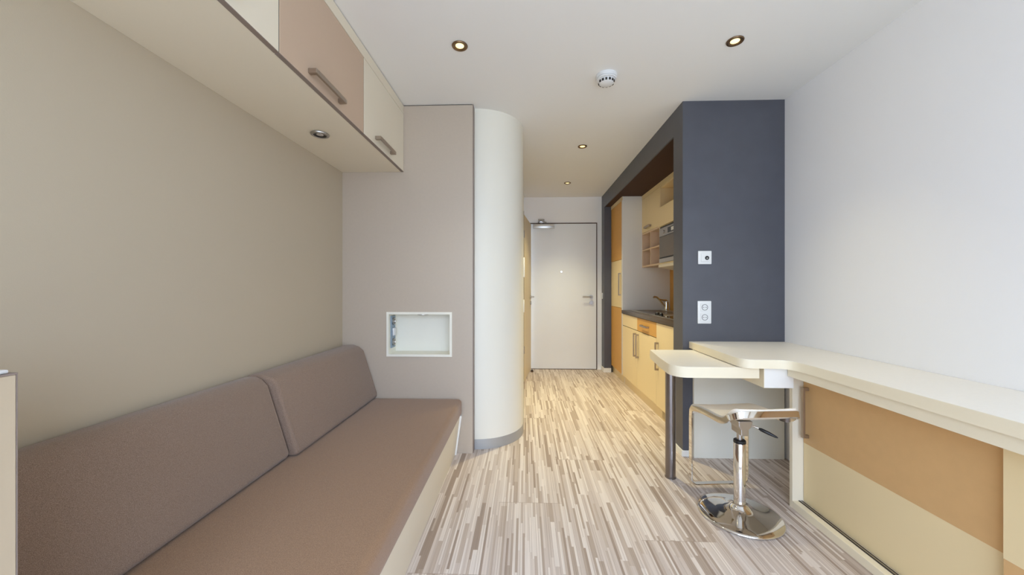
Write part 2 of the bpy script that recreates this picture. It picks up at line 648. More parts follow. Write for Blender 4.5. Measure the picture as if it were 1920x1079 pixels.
# entrance door
d1 = bpy.data.objects.new('door_1', None)
COL.objects.link(d1)
d1.location = ((DX0 + DX1) / 2, Y_END, 0)
d1['kind'] = 'structure'
yd = Y_END - .004
MB().box(DX0 + .012, DX1 - .012, yd, yd + .05, .008, DZ - .014, .002).build('door_leaf', M['entry_door'], d1)
m = MB()
m.box(DX0, DX0 + .010, Y_END - .006, Y_END + .09, 0, DZ)
m.box(DX1 - .010, DX1, Y_END - .006, Y_END + .09, 0, DZ)
m.box(DX0 + .010, DX1 - .010, Y_END - .006, Y_END + .09, DZ - .011, DZ)
m.box(DX0 + .010, DX1 - .010, Y_END + .0, Y_END + .05, 0, .007)
m.build('door_frame', M['door_frame'], d1)
hx, hz = 0.945, 1.037
m = MB()
m.cyl((hx, yd, hz), (hx, yd - .008, hz), .026)
m.cyl((hx, yd - .008, hz), (hx, yd - .05, hz), .010)
m.tube([(hx, yd - .05, hz), (hx - .03, yd - .052, hz), (hx - .125, yd - .05, hz)], .010)
m.build('door_handle', M['steel'], d1, smooth=True)
m = MB()
m.cyl((hx, yd, hz - .085), (hx, yd - .010, hz - .085), .026)
m.box(hx - .004, hx + .004, yd - .012, yd - .009, hz - .10, hz - .075)
m.build('lock_plate', M['steel'], d1, smooth=True)
MB().cyl((0.522, yd, 1.395), (0.522, yd - .006, 1.395), .011, 16).build('peephole', M['chrome'], d1, smooth=True)
m = MB()
m.box(0.120, 0.420, yd - .05, yd, 2.012, 2.072, .006)
clo = m.build('door_closer', M['strip'], d1, smooth=True)
m = MB()
m.cyl((0.235, yd - .03, 2.072), (0.235, yd - .03, 2.085), .016, 16)
m.tube([(0.235, yd - .03, 2.088), (0.19, yd - .05, 2.092), (0.225, yd - .02, 2.13)], .008, 8)
m.box(0.19, 0.28, yd - .006, yd + .004, 2.098, 2.150, .003)
m.tube([(0.225, yd - .02, 2.13), (0.31, yd - .03, 2.093)], .007, 8)
m.build('closer_arm', M['steel'], clo, smooth=True)

# bathroom door, slightly ajar, seen at a grazing angle
d2 = bpy.data.objects.new('door_2', None)
COL.objects.link(d2)
hgx, hgy = XC + .006, 4.515
d2.location = (hgx, hgy, 0)
d2['kind'] = 'structure'
ang = math.atan2(5.225 - hgy, 0.088 - hgx)
ux, uy = math.cos(ang), math.sin(ang)
nx_, ny_ = uy, -ux                                   # towards the corridor
LW = 0.715


def lf(s, t, z):
    return (hgx + ux * s - nx_ * t, hgy + uy * s - ny_ * t, z)


pts = [lf(0, 0, 0)[:2], lf(LW, 0, 0)[:2], lf(LW, .04, 0)[:2], lf(0, .04, 0)[:2]]
MB().prism(pts, .012, 2.065, 'z').build('door_leaf', M['bath_door'], d2)
m = MB()
m.cyl(lf(LW - .07, 0, 1.04), lf(LW - .07, -.010, 1.04), .025, 20)
m.cyl(lf(LW - .07, -.01, 1.04), lf(LW - .07, -.045, 1.04), .010, 16)
m.tube([lf(LW - .07, -.045, 1.04), lf(LW - .10, -.046, 1.04), lf(LW - .19, -.045, 1.04)], .010)
m.build('door_handle', M['steel'], d2, smooth=True)
m = MB()
m.cyl(lf(LW - .07, 0, .955), lf(LW - .07, -.012, .955), .025, 20)
m.build('lock_plate', M['steel'], d2, smooth=True)
for z in (.36, 1.78):
    MB().cyl((hgx - .002, hgy - .010, z), (hgx - .002, hgy - .010, z + .09), .009, 12).build('hinge', M['steel'], d2, smooth=True)
m = MB()
m.box(XC - .06, XC + .003, 4.470, 4.502, 0, 2.10)
m.box(XC - .06, XC + .003, 4.502, Y_END, 2.07, 2.10)
m.box(XC - .06, XC - .01, Y_END - .035, Y_END, 0, 2.07)
m.build('door_frame', M['door_frame'], d2)
# bathroom interior wall closes the view through the gap
struct(MB().box(-1.3, -1.25, 2.70, Y_END, 0, Z_CEIL).build('wall_bathroom', M['white_wall']))

# ------------------------------------------------------------------ lamps and ceiling fittings
GR = 'recessed ceiling downlights'


def downlight(loc, label, power, warm=True, tilt=0.0):
    t = thing('downlight', label, 'ceiling light', (loc[0], loc[1], Z_CEIL), GR)
    z = Z_CEIL
    MB().lathe([(.018, 0), (.041, 0), (.0425, -.003), (.040, -.007), (.033, -.008), (.027, -.005), (.021, -.0015), (.018, -.001)],
               (loc[0], loc[1], z), 32).build('ring', M['bronze'], t, smooth=True)
    MB().lathe([(0, -.006), (.014, -.0055), (.0225, -.0025), (.0225, 0), (0, 0)], (loc[0], loc[1], z), 28).build('bulb', M['bulb'], t, smooth=True)
    ld = bpy.data.lights.new('downlight_beam', 'SPOT')
    ld.energy = power
    ld.color = LAMP_COL
    ld.spot_size = math.radians(88)
    ld.spot_blend = 1.0
    ld.shadow_soft_size = 0.03
    lo = bpy.data.objects.new('downlight_beam', ld)
    COL.objects.link(lo)
    lo.parent = t
    lo.location = (0, 0, -.02)
    return t


downlight((-0.347, 1.954), 'lit round bronze downlight in ceiling nearest the overhead cabinet', LAMP_ROOM)
downlight((1.100, 1.966), 'lit round bronze downlight in ceiling in front of dark grey pier', LAMP_ROOM * 1.8)
downlight((0.527, 3.386), 'lit round downlight in corridor ceiling, nearer of the two beside the kitchenette', LAMP_HALL)
downlight((0.526, 4.563), 'lit round downlight in corridor ceiling closest to the entrance door', LAMP_DOOR)

sd = thing('smoke_detector', 'white round smoke detector with dark vent slots on ceiling', 'smoke detector', (0.497, 2.26, Z_CEIL))
c = (0.497, 2.26, Z_CEIL)
MB().lathe([(0, 0), (.062, 0), (.063, -.012), (.060, -.020), (0, -.020)], c, 40).build('base', M['white_plastic'], sd, smooth=True)
MB().lathe([(.056, -.020), (.060, -.024), (.059, -.030), (.049, -.033), (.043, -.050), (.030, -.057), (0, -.058), (0, -.020)], c, 40).build('cap', M['white_plastic'], sd, smooth=True)
for k in range(14):
    if k % 7 == 0:
        continue
    m = MB()
    a = 2 * PI * k / 14
    q = Matrix.Rotation(a, 3, 'Z')
    t = MB()
    t.box(.0430, .0490, -.0060, .0060, -.049, -.037)
    bmesh.ops.rotate(t.bm, verts=t.bm.verts, cent=(0, 0, 0), matrix=q)
    bmesh.ops.translate(t.bm, verts=t.bm.verts, vec=Vector(c))
    m._merge(t.bm)
    m.build('vent_slot', M['black'], sd)

# ------------------------------------------------------------------ overhead cabinet on the left
OX, OZ0 = -0.857, 1.990
OY0, OY1 = -0.70, YP - .002
oc = thing('wall_cabinet', 'long overhead cabinet with cream and taupe doors above the daybed', 'cabinet', (XL, (OY0 + OY1) / 2, OZ0))
t_ = .018
m = MB()
m.box(XL + .001, OX - .020, OY0, OY1, OZ0, OZ0 + t_)                  # bottom board
m.box(XL + .001, OX - .022, OY0, OY1, 2.44, Z_CEIL - .004)
m.box(XL + .001, XL + .012, OY0, OY1, OZ0 + t_, 2.44)
for yy in (OY0, -.08, .585, 1.256, 1.932, OY1 - t_):
    m.box(XL + .012, OX - .022, yy - (0 if yy == OY0 else (0 if yy > 2.5 else t_ / 2)), yy + t_, OZ0 + t_, 2.44)
m.build('body', M['offwhite'], oc)
MB().box(OX - .018, OX, OY0, OY1, 2.400, Z_CEIL - .005, .0015).build('cornice', M['offwhite'], oc)
MB().box(OX - .024, OX - .004, OY0, OY1, Z_CEIL - .005, Z_CEIL).build('shadow_gap', M['dark_gap'], oc)
MB().box(OX - .016, OX - .003, OY0, OY1, 2.3965, 2.400).build('joint', M['dark_gap'], oc)
ys = [OY0, -.08, .585, 1.256, 1.932, OY1]
for i in range(5):
    mm = [M['offwhite'], M['mauve'], M['offwhite'], M['mauve'], M['offwhite']][i]
    y0, y1 = ys[i] + .0025, ys[i + 1] - .0025
    d = MB().box(OX - .018, OX, y0, y1, OZ0 + .001, 2.3965, .001, 1).build('door', mm, oc)
    if i == 3:
        d['label'] = 'taupe door'
    MB().box(OX - .0185, OX + .0005, y0, y1, OZ0 - .0015, OZ0 + .001).build('edge_band', M['grey_edge'], d)
    # wide nickel bow handle low on each door
    ym = [None, .25, .92, 1.553, 2.205][i]
    if ym is not None:
        handle_mb('y', ym - .126, ym + .126, OX, 1, 2.030, .019, .034).build('handle', M['handle'], d)
    if i < 4:
        MB().box(OX - .016, OX - .002, ys[i + 1] - .0025, ys[i + 1] + .0025, OZ0 + .002, 2.396).build('joint', M['dark_gap'], oc)
ul = (-1.092, 1.926, OZ0)
dl = MB().lathe([(.026, 0), (.044, 0), (.047, -.003), (.045, -.008), (.039, -.011), (.034, -.0105), (.031, -.007), (.026, -.002)], ul, 36).build('downlight', M['steel'], oc, smooth=True)
MB().lathe([(.016, -.004), (.031, -.0075), (.033, -.009), (.031, -.004), (.016, -.002)], ul, 32).build('inner_ring', M['black'], dl, smooth=True)
MB().lathe([(0, -.007), (.008, -.008), (.017, -.006), (.020, -.002), (0, -.001)], ul, 24).build('reflector', M['unlit'], dl, smooth=True)

# ------------------------------------------------------------------ niche in the partition
nc = thing('wall_niche', 'white framed box niche set into pale partition above the daybed', 'niche', ((NX0 + NX1) / 2, YP, NZ0))
m = MB()
b = .016
m.box(NX0, NX1, YP - .006, YP + .012, NZ1 - b, NZ1)
m.box(NX0, NX1, YP - .006, YP + .012, NZ0, NZ0 + b)
m.box(NX0, NX0 + b, YP - .006, YP + .012, NZ0 + b, NZ1 - b)
m.box(NX1 - b, NX1, YP - .006, YP + .012, NZ0 + b, NZ1 - b)
m.build('frame', M['niche_white'], nc)
m = MB()
ND = .14
m.box(NX0 + .009, NX1 - .009, YP + ND, YP + ND + .012, NZ0 + .009, NZ1 - .009)
m.box(NX0 + .009, NX0 + b, YP + .012, YP + ND, NZ0 + .009, NZ1 - .009)
m.box(NX1 - b, NX1 - .009, YP + .012, YP + ND, NZ0 + .009, NZ1 - .009)
m.box(NX0 + b, NX1 - b, YP + .012, YP + ND, NZ0 + .009, NZ0 + b)
m.box(NX0 + b, NX1 - b, YP + .012, YP + ND, NZ1 - b, NZ1 - .009)
m.build('box', M['niche_white'], nc)
ss = MB().box(NX0 + b, NX0 + b + .010, YP + .028, YP + .105, .735, .966, .002, 1).build('socket_strip', M['grey_plastic'], nc)
xs = NX0 + b + .010
for k, zz in enumerate((.925, .850, .775)):
    rot = Matrix.Rotation(PI / 2, 3, 'Y')
    if k == 1:
        MB().box(xs, xs + .012, YP + .040, YP + .092, zz - .028, zz + .028, .004).build('switch', M['white_plastic'], ss, smooth=True)
    else:
        MB().lathe([(.018, 0), (.026, 0), (.026, .007), (.021, .007), (.018, .001), (0, .001), (0, 0)], (xs, YP + .066, zz), 24, rot).build('socket', M['steel'], ss, smooth=True)
        MB().cyl((xs + .001, YP + .066, zz - .009), (xs + .0025, YP + .066, zz - .009), .004, 10).cyl((xs + .001, YP + .066, zz + .009), (xs + .0025, YP + .066, zz + .009), .004, 10).build('socket_hole', M['black'], ss)
cxn = (NX0 + NX1) / 2 + .01
MB().lathe([(0, 0), (.040, 0), (.040, -.006), (.030, -.010), (0, -.010)], (cxn, YP + .06, NZ1 - b), 28).build('downlight', M['steel'], nc, smooth=True)

# ------------------------------------------------------------------ daybed
DB0, DB1 = .570, YP - .004
db = thing('daybed_base', 'white daybed base with sloping front along left wall', 'bed', (-.87, (DB0 + DB1) / 2, 0))
m = MB()
m.prism([(-.505, .0), (-.487, .0), (-.452, .272), (-.470, .272)], DB0, DB1 - .024, 'y')
m.build('front_board', M['offwhite'], db)
MB().prism([(XL + .004, 0), (-.478, 0), (-.440, .274), (XL + .004, .274)], DB1 - .024, DB1, 'y').build('end_board', M['bright_white'], db)
MB().prism([(XL + .004, 0), (-.506, 0), (-.472, .262), (XL + .004, .262)], DB0, DB0 + .018, 'y').build('end_board', M['bright_white'], db)
MB().box(XL + .004, -.474, DB0 + .018, DB1 - .024, .250, .272).build('slat_board', M['offwhite'], db)

# seat cushion: rounded slab
sc = MB().box(XL + .006, -.440, DB0 + .004, DB1, .275, .390, .028, 4)
tag(sc.build('seat_cushion', M['seat_fabric'], smooth=True), 'long flat brown fabric seat cushion on the white daybed base', 'cushion')


def back_cushion(y0, y1, dx, label):
    m = MB()
    pr = [(XL + .006, .393), (-1.052 + dx, .393), (-1.040 + dx, .410), (-1.140 + dx, .722), (-1.168 + dx, .752), (-1.215 + dx * .5, .766), (XL + .006, .760)]
    m.prism(pr, y0, y1, 'y', .014, 3)
    o = m.build('back_cushion', M['back_fabric'], smooth=True)
    # piping seam along both ends of the front face
    for yy in (y0 + .012, y1 - .012):
        s = MB()
        s.tube([(pr[2][0] - .004, yy, pr[2][1] + .012), (pr[3][0] - .001, yy, pr[3][1]), (pr[4][0] - .003, yy, pr[4][1] - .002)], .0022, 6)
        s.build('seam', M['back_fabric'], o, smooth=True)
    return tag(o, label, 'cushion', 'wedge back cushions on the daybed')


back_cushion(1.655, DB1 - .004, 0.0, 'taupe wedge back cushion on daybed against the pale partition')
back_cushion(DB0 + .010, 1.645, -.030, 'taupe wedge back cushion on daybed beside the beige cabinet at left edge')

# ------------------------------------------------------------------ cabinet at the left edge of the picture
EX, EY, EZ = -0.800, 0.5518, 1.036
sc_ = thing('side_cabinet', 'beige side cabinet with grey top edge at left edge beside the daybed', 'cabinet', ((XL + EX) / 2, .2, 0))
EY0 = -.25
MB().box(XL + .004, EX - .019, EY0, EY - .001, 0, EZ - .003).build('body', M['side_panel'], sc_)
MB().box(EX - .0185, EX, EY0, EY, .004, EZ - .003, .0008, 1).build('door', M['side_gloss'], sc_)
MB().box(XL + .004, EX + .001, EY0, EY + .0012, EZ - .0028, EZ).build('top_edge', M['grey_edge'], sc_)
MB().box(EX - .0185, EX + .0008, EY + .0002, EY + .0012, .004, EZ - .003).build('edge_band', M['grey_edge'], sc_)
tag(MB().box(EX - .36, EX - .003, -.16, EY - .006, EZ + .0003, EZ + .0062, .002).build('white_tray', M['white_plastic'], smooth=True),
    'flat white tray lying on top of the cabinet at left edge', 'tray')

# ------------------------------------------------------------------ desk worktop, pull-out table and sideboard
WT, WB = .797, .752
wt = thing('worktop', 'pale L-shaped worktop with curved front edge along right wall', 'worktop', (1.46, 1.6, 0))
out = [(1.137, YD - .004), (1.128, 2.10), (1.127, 2.01), (1.131, 1.978), (1.142, 1.958), (1.160, 1.945), (1.190, 1.939),
       (1.23, 1.938), (1.28, 1.937), (1.315, 1.932), (1.337, 1.920), (1.352, 1.898), (1.360, 1.865), (1.363, 1.80), (1.366, 1.6), (1.372, -1.0), (XR - .002, -1.0), (XR - .002, YD - .004)]
MB().prism(out, WT - .0015, WT, 'z').prism(out, WB, WT - .0015, 'z').build('top_board', M['worktop'], wt, smooth=True)
# cream edge band wrapped round the free edge
eb = out[:16]
pts, ws, ns = [], [], []
for i, p in enumerate(eb):
    a, bb = eb[max(i - 1, 0)], eb[min(i + 1, len(eb) - 1)]
    d = Vector((bb[0] - a[0], bb[1] - a[1], 0)).normalized()
    pts.append((p[0], p[1], (WT + WB) / 2 - .0005))
    ws.append((0, 0, WT - WB - .001))
    ns.append((d.y, -d.x, 0))
MB().band(pts, ws, ns, .003).build('edge_band', M['cream_edge'], wt, smooth=True)
tag(MB().box(1.160, 1.765, YD - .026, YD - .005, .0, WB - .001).build('desk_screen', M['niche_white']),
    'white upright panel under the worktop against the dark pier', 'panel')

pt = thing('pullout_table', 'pale pull-out table leaf on one steel leg beside the dark pier', 'table', (0.898, 2.303, 0))
po_ = [(1.235, 2.528), (.850, 2.528), (.812, 2.25), (.796, 2.08), (.799, 2.045), (.812, 2.018), (.832, 1.998), (.860, 1.988), (.90, 1.985), (1.235, 1.985)]
MB().prism(po_, .690, .7475, 'z').build('tabletop', M['worktop'], pt, smooth=True)
pts, ws, ns = [], [], []
eb = po_[1:]
for i, p in enumerate(eb):
    a, bb = eb[max(i - 1, 0)], eb[min(i + 1, len(eb) - 1)]
    d = Vector((bb[0] - a[0], bb[1] - a[1], 0)).normalized()
    pts.append((p[0], p[1], .7185))
    ws.append((0, 0, .0565))
    ns.append((d.y, -d.x, 0))
MB().band(pts, ws, ns, .003).build('edge_band', M['cream_edge'], pt, smooth=True)
MB().lathe([(0, 0), (.033, 0), (.033, .006), (.030, .008), (.030, .690), (0, .690)], (.898, 2.303, 0), 40).build('leg', M['dark_steel'], pt, smooth=True)

MB().box(1.262, 1.412, 1.985, YD - .03, .640, WB - .001).build('slide_housing', M['bright_white'], pt)
MB().box(1.2595, 1.2618, 1.985, YD - .03, .640, WB - .001).build('housing_edge', M['cream_edge'], pt)

sb = thing('sideboard', 'low cream sideboard with sliding two-tone doors under the right worktop', 'sideboard', (1.6, .6, 0))
SY0, SY1 = -.95, 2.020
SX = 1.417
m = MB()
m.box(SX, XR - .003, SY1 - .020, SY1, 0, WB - .001)
m.box(SX, XR - .003, SY0, SY0 + .02, 0, WB - .001)
m.box(XR - .015, XR - .003, SY0 + .02, SY1 - .02, 0, WB - .001)
m.build('carcass', M['offwhite'], sb)
MB().box(SX - .001, SX + .0005, SY1 - .020, SY1, 0, WB - .001).build('front_edge', M['cream_edge'], sb)
MB().box(SX - .001, XR - .015, SY0 + .02, SY1 - .0205, 0, .040, .0015, 1).build('bottom_rail', M['cream_edge'], sb)
MB().box(1.377, XR - .016, SY0 + .02, 1.978, .706, WB - .0015).build('top_rail', M['cream_edge'], sb)
m = MB()
m.box(SX + .030, SX + .036, SY0 + .02, SY1 - .021, .040, .0425)
m.box(SX + .046, SX + .050, SY0 + .02, SY1 - .021, .040, .0425)
m.build('track', M['dark_gap'], sb)
MB().box(SX + .037, SX + .045, SY0 + .02, SY1 - .021, .040, .0415).build('track_rail', M['steel'], sb)


def slide_door(x, y0, y1, zsplit, top, bot, lab):
    d = MB().box(x, x + .018, y0, y1, .043, .704, .001, 1).build('sliding_door', bot, sb)
    d['label'] = lab
    MB().box(x - .0012, x + .004, y0 + .001, y1 - .001, zsplit, .703).build('upper_panel', top, d)
    return d


dA = slide_door(SX + .055, 1.13, SY1 - .024, .352, M['tan'], M['cream'], 'sliding door, tan above and cream below')
handle_mb('z', .388, .650, SX + .055 - .0012, -1, 1.964, .016, .030).build('handle', M['handle'], dA)
dB = slide_door(SX + .028, .16, 1.163, .352, M['cream'], M['tan'], 'sliding door, cream above and tan below')
dC = slide_door(SX + .055, -.92, .20, .352, M['tan'], M['cream'], 'sliding door, tan above and cream below')

# ------------------------------------------------------------------ bar stool
BX, BY = 1.104, 1.932
st = thing('bar_stool', 'chrome bar stool with cream saddle seat and round base', 'stool', (BX, BY, 0))
MB().lathe([(0, 0), (.190, 0), (.194, .003), (.193, .008), (.186, .012), (.150, .019), (.110, .026), (.075, .034), (.052, .044), (.040, .056), (.033, .066), (0, .066)],
           (BX, BY, 0), 64).build('base', M['chrome'], st, smooth='full')
MB().lathe([(0, .060), (.0275, .060), (.0275, .368), (.025, .372), (0, .372)], (BX, BY, 0), 40).build('column', M['chrome'], st, smooth=True)
MB().lathe([(.012, .372), (.028, .372), (.029, .376), (.028, .386), (.024, .389), (.012, .389)], (BX, BY, 0), 32).build('collar', M['black'], st, smooth=True)
MB().lathe([(0, .385), (.013, .385), (.013, .425), (0, .425)], (BX, BY, 0), 24).build('gas_rod', M['steel'], st, smooth=True)

# seat: side profile (y,z) from the far front edge to the near raised back edge
prof = [(2.125, .455), (2.140, .470), (2.130, .486), (2.09, .497), (2.04, .504), (1.98, .508), (1.92, .509), (1.87, .512), (1.838, .522),
        (1.815, .538), (1.798, .556), (1.785, .569), (1.771, .577), (1.755, .580)]
SEAT_PIVOT, SEAT_ANG = (.950, 2.14, 0), math.radians(5)


def smooth_path(P, k=4):
    out_ = []
    n = len(P)
    for i in range(n - 1):
        p0, p1, p2, p3 = P[max(i - 1, 0)], P[i], P[i + 1], P[min(i + 2, n - 1)]
        for j in range(k):
            t = j / k
            out_.append(tuple(.5 * ((2 * b_) + (-a_ + c_) * t + (2 * a_ - 5 * b_ + 4 * c_ - d_) * t * t + (-a_ + 3 * b_ - 3 * c_ + d_) * t ** 3)
                              for a_, b_, c_, d_ in zip(p0, p1, p2, p3)))
    out_.append(P[-1])
    return out_


SP = smooth_path(prof, 4)
SX0, SX1 = .950, 1.282
RC, YB2 = .046, 1.752
rows = []
nx = 14
for (y, z) in SP[2:]:
    ins = .006                                   # the back corners are rounded like the band round them
    if y < YB2 + RC:
        ins += RC - math.sqrt(max(0, RC * RC - (YB2 + RC - y) ** 2)) * .97
    rows.append([Vector((SX0 + ins + (SX1 - SX0 - 2 * ins) * j / nx, y, z - .004 * math.sin(PI * j / nx))) for j in range(nx + 1)])
MB().sheet(rows, -.018).spin(SEAT_PIVOT, SEAT_ANG).build('seat', M['seat_leather'], st, smooth=True)
# chrome band: one strip runs round the seat edge and down into the footrest loop
cr = .035
zb, yb = .046, 2.142
foot = []
nseg = 6
for k in range(nseg + 1):
    a = PI / 2 * k / nseg
    foot.append(((SX0 + cr - cr * math.sin(a)), zb + cr - cr * math.cos(a), (-math.sin(a), -math.cos(a))))
m = MB()
P_, W_, N_ = [], [], []


def ad(p, w, n):
    P_.append(p); W_.append(w); N_.append(n)


FW = .028
# bottom bar from the middle to the left corner, up, over the front roll, along the left side, round the back, down the right side and back
for (x, z, n) in foot:
    ad((x, yb, z), (0, FW, 0), (n[0], 0, n[1]))
for z in (.2, .32, .42):
    ad((SX0, yb, z), (0, FW, 0), (-1, 0, 0))
# corner: the strip turns from the vertical leg into the seat edge
for t in (.25, .5, .75, 1.0):
    a = t * PI / 2
    rr = .036
    yy = yb - rr + rr * math.cos(a)
    zz = .452 + rr * math.sin(a)
    ad((SX0, yy, zz), (0, FW * math.cos(a), FW * math.sin(a)), (-1, 0, 0))
for (y, z) in SP:
    if y < 2.09 and y > YB2 + RC + .004:
        i = SP.index((y, z))
        a_, b_ = SP[max(i - 1, 0)], SP[min(i + 1, len(SP) - 1)]
        d = Vector((0, b_[0] - a_[0], b_[1] - a_[1])).normalized()
        nn = Vector((0, d.z, -d.y))
        if nn.z < 0:
            nn = -nn
        ad((SX0, y, z - .005), nn * FW, (-1, 0, 0))
# back-left corner: the band turns and lifts to the raised back edge
z_side = P_[-1][2]
zb2 = .574
TL = .30


def lipw(k):
    return Vector((0, TL * k, 1)).normalized() * FW


for k in range(1, 8):
    a = PI / 2 * k / 8
    ad((SX0 + RC - RC * math.cos(a), YB2 + RC - RC * math.sin(a), z_side + (zb2 - z_side) * math.sin(a)), lipw(math.sin(a)), (-math.cos(a), -math.sin(a), TL * math.sin(a)))
XM = (SX0 + SX1) / 2
P2 = [(2 * XM - p[0], p[1], p[2]) for p in P_][::-1]
W2 = [Vector(w) for w in W_][::-1]
N2 = [(-n[0], n[1], n[2]) for n in N_][::-1]
P3 = P_ + [(XM, YB2, zb2)] + P2
W3 = [Vector(w) for w in W_] + [lipw(1)] + W2
N3 = [Vector(n) for n in N_] + [Vector((0, -1, TL))] + [Vector(n) for n in N2]
m.band(P3, W3, N3, .006, closed=True).spin(SEAT_PIVOT, SEAT_ANG)
m.build('seat_frame', M['chrome'], st, smooth=True)
m = MB()
m.prism([(BX - .030, .496), (BX - .028, .468), (BX - .018, .452), (BX - .017, .422), (BX + .017, .422), (BX + .018, .452), (BX + .034, .468), (BX + .040, .496)], BY - .045, BY + .045, 'y', .003)
m.build('seat_bracket', M['steel'], st)
m = MB()
m.tube([(BX + .03, BY - .02, .474), (BX + .055, BY - .040, .468), (BX + .072, BY - .052, .462)], .004, 10)
lv = m.build('lever', M['chrome'], st, smooth=True)
MB().tube([(BX + .066, BY - .048, .4635), (BX + .074, BY - .054, .460), (BX + .098, BY - .072, .450), (BX + .124, BY - .088, .438), (BX + .131, BY - .092, .435)],
          [.004, .008, .0085, .005, .002], 12).build('lever_grip', M['black'], lv, smooth=True)

# ------------------------------------------------------------------ kitchenette
KX = 1.190          # front plane of the base doors
KB = 1.760          # face of the backsplash
KY = [2.790, 3.375, 3.945, 4.530, 5.108]
tc_ = thing('tall_cabinet', 'tall kitchen cabinet with orange and yellow doors and grey side', 'cabinet', (1.48, 4.81, 0))
m = MB()
m.box(KX + .020, KB + .02, KY[3] + .018, Y_END - .004, .10, 2.280)
m.box(KX + .030, KB + .02, KY[3] + .018, Y_END - .004, 0, .10)
m.build('body', M['cream'], tc_)
MB().box(KX + .030, KB + .022, KY[3], KY[3] + .017, 0, .10).box(KX + .002, KB + .022, KY[3], KY[3] + .017, .10, 2.2815).build('side_panel', M['greyside'], tc_)
MB().box(KX - .004, KX + .0015, KY[3] - .001, KY[4], 2.237, 2.2815).box(KX + .0015, KB + .02, KY[3] + .0175, KY[4], 2.2805, 2.2815).build('cornice', M['cream'], tc_)
for (z0, z1, mt, lb) in ((.105, .915, 'ochre', 'orange-tan door'), (.919, 1.515, 'cream', 'yellow cream door'), (1.519, 2.234, 'ochre', 'orange-tan door')):
    d = MB().box(KX, KX + .019, KY[3] + .047, KY[4] - .002, z0, z1, .001, 1).build('door', M[mt], tc_)
    d['label'] = lb
    if mt == 'cream':
        handle_mb('z', 1.07, 1.35, KX, -1, KY[3] + .085, .016, .030).build('handle', M['handle'], d)
MB().box(KX + .001, KX + .016, KY[3] + .0175, KY[3] + .045, .10, 2.235).build('edge_strip', M['strip'], tc_)

# base cabinets
GB = 'kitchen base cabinets'
bc = thing('base_cabinet', 'double-door kitchen base cabinet with tan drawer left of the single-door one', 'cabinet', (1.48, (KY[1] + KY[3]) / 2, 0), GB)
m = MB()
m.box(KX + .020, KB + .02, KY[1], KY[3] - .001, .10, .853)
m.build('body', M['cream'], bc)
MB().box(KX + .030, KX + .046, KY[1], KY[3] - .001, 0, .0995).build('plinth', M['cream'], bc)
d = MB().box(KX, KX + .019, KY[2] + .002, KY[3] - .003, .715, .850, .001, 1).build('false_front', M['cream'], bc)
dw = MB().box(KX, KX + .019, KY[1] + .002, KY[2] - .002, .715, .850, .001, 1).build('drawer', M['ochre'], bc)
dw['label'] = 'tan drawer front'
handle_mb('y', (KY[1] + KY[2]) / 2 - .09, (KY[1] + KY[2]) / 2 + .11, KX, -1, .785, .018, .030).build('handle', M['handle'], dw)
for (y0, y1, hy) in ((KY[1], KY[2], KY[2] - .045), (KY[2], KY[3], KY[2] + .045)):
    d = MB().box(KX, KX + .019, y0 + .002, y1 - .003, .104, .708, .001, 1).build('door', M['cream'], bc)
    handle_mb('z', .43, .68, KX, -1, hy, .016, .030).build('handle', M['handle'], d)
MB().box(KX + .006, KX + .0195, KY[1], KY[3] - .002, .7085, .7145).build('shadow_gap', M['dark_gap'], bc)

bd = thing('base_cabinet', 'single-door kitchen base cabinet beside the dark pier, grille in its plinth', 'cabinet', (1.48, (KY[0] + KY[1]) / 2, 0), GB)
MB().box(KX + .020, KB + .02, KY[0], KY[1] - .001, .10, .853).build('body', M['cream'], bd)
MB().box(KX + .030, KX + .046, KY[0], KY[1] - .001, 0, .0995).build('plinth', M['cream'], bd)
d = MB().box(KX, KX + .019, KY[0] + .002, KY[1] - .002, .104, .850, .001, 1).build('door', M['cream'], bd)
handle_mb('z', .43, .68, KX, -1, KY[1] - .045, .016, .030).build('handle', M['handle'], d)
MB().box(KX + .004, KX + .019, KY[1] - .0018, KY[1] - .0002, .104, .850).build('shadow_gap', M['dark_gap'], bd)
vg = MB().box(KX + .0265, KX + .0298, 3.12, 3.30, .012, .090).build('vent_grille', M['door_frame'], bd)
m = MB()
for k in range(7):
    m.box(KX + .0235, KX + .0270, 3.125, 3.295, .016 + k * .0105, .021 + k * .0105)
m.build('slat', M['cream'], vg)

ct = tag(MB().box(KX - .012, KB, KY[0] - .03, KY[3] - .001, .856, .896, .003, 2).build('countertop', M['counter'], smooth=True),
         'dark brown kitchen countertop on the base cabinets', 'countertop')
bs = tag(MB().box(KB, KB + .02, KY[0] - .03, KY[3] - .001, .856, 1.41).build('backsplash', M['ochre']),
         'orange-tan backsplash panel behind the kitchen countertop', 'backsplash')

# sink with drainer
sk = thing('sink', 'stainless steel inset sink with drainer under the tap', 'sink', (1.48, 4.12, .896))
m = MB()
sx0, sx1, sy0, sy1 = KX + .06, KB - .05, 3.78, 4.46
z0 = .8965
m.box(sx0, sx0 + .035, sy0, sy1, z0, z0 + .006, .002)
m.box(sx1 - .09, sx1, sy0, sy1, z0, z0 + .006, .002)
m.box(sx0 + .035, sx1 - .09, sy0, sy0 + .035, z0, z0 + .006, .002)
m.box(sx0 + .035, sx1 - .09, 4.13, 4.17, z0, z0 + .006, .002)
m.box(sx0 + .035, sx1 - .09, sy1 - .03, sy1, z0, z0 + .006, .002)
m.build('rim', M['steel'], sk, smooth=True)
MB().box(sx0 + .035, sx1 - .09, sy0 + .035, 4.13, z0, z0 + .0015).build('bowl', M['dark_steel'], sk)
m = MB()
m.box(sx0 + .035, sx1 - .09, 4.17, sy1 - .03, z0, z0 + .002)
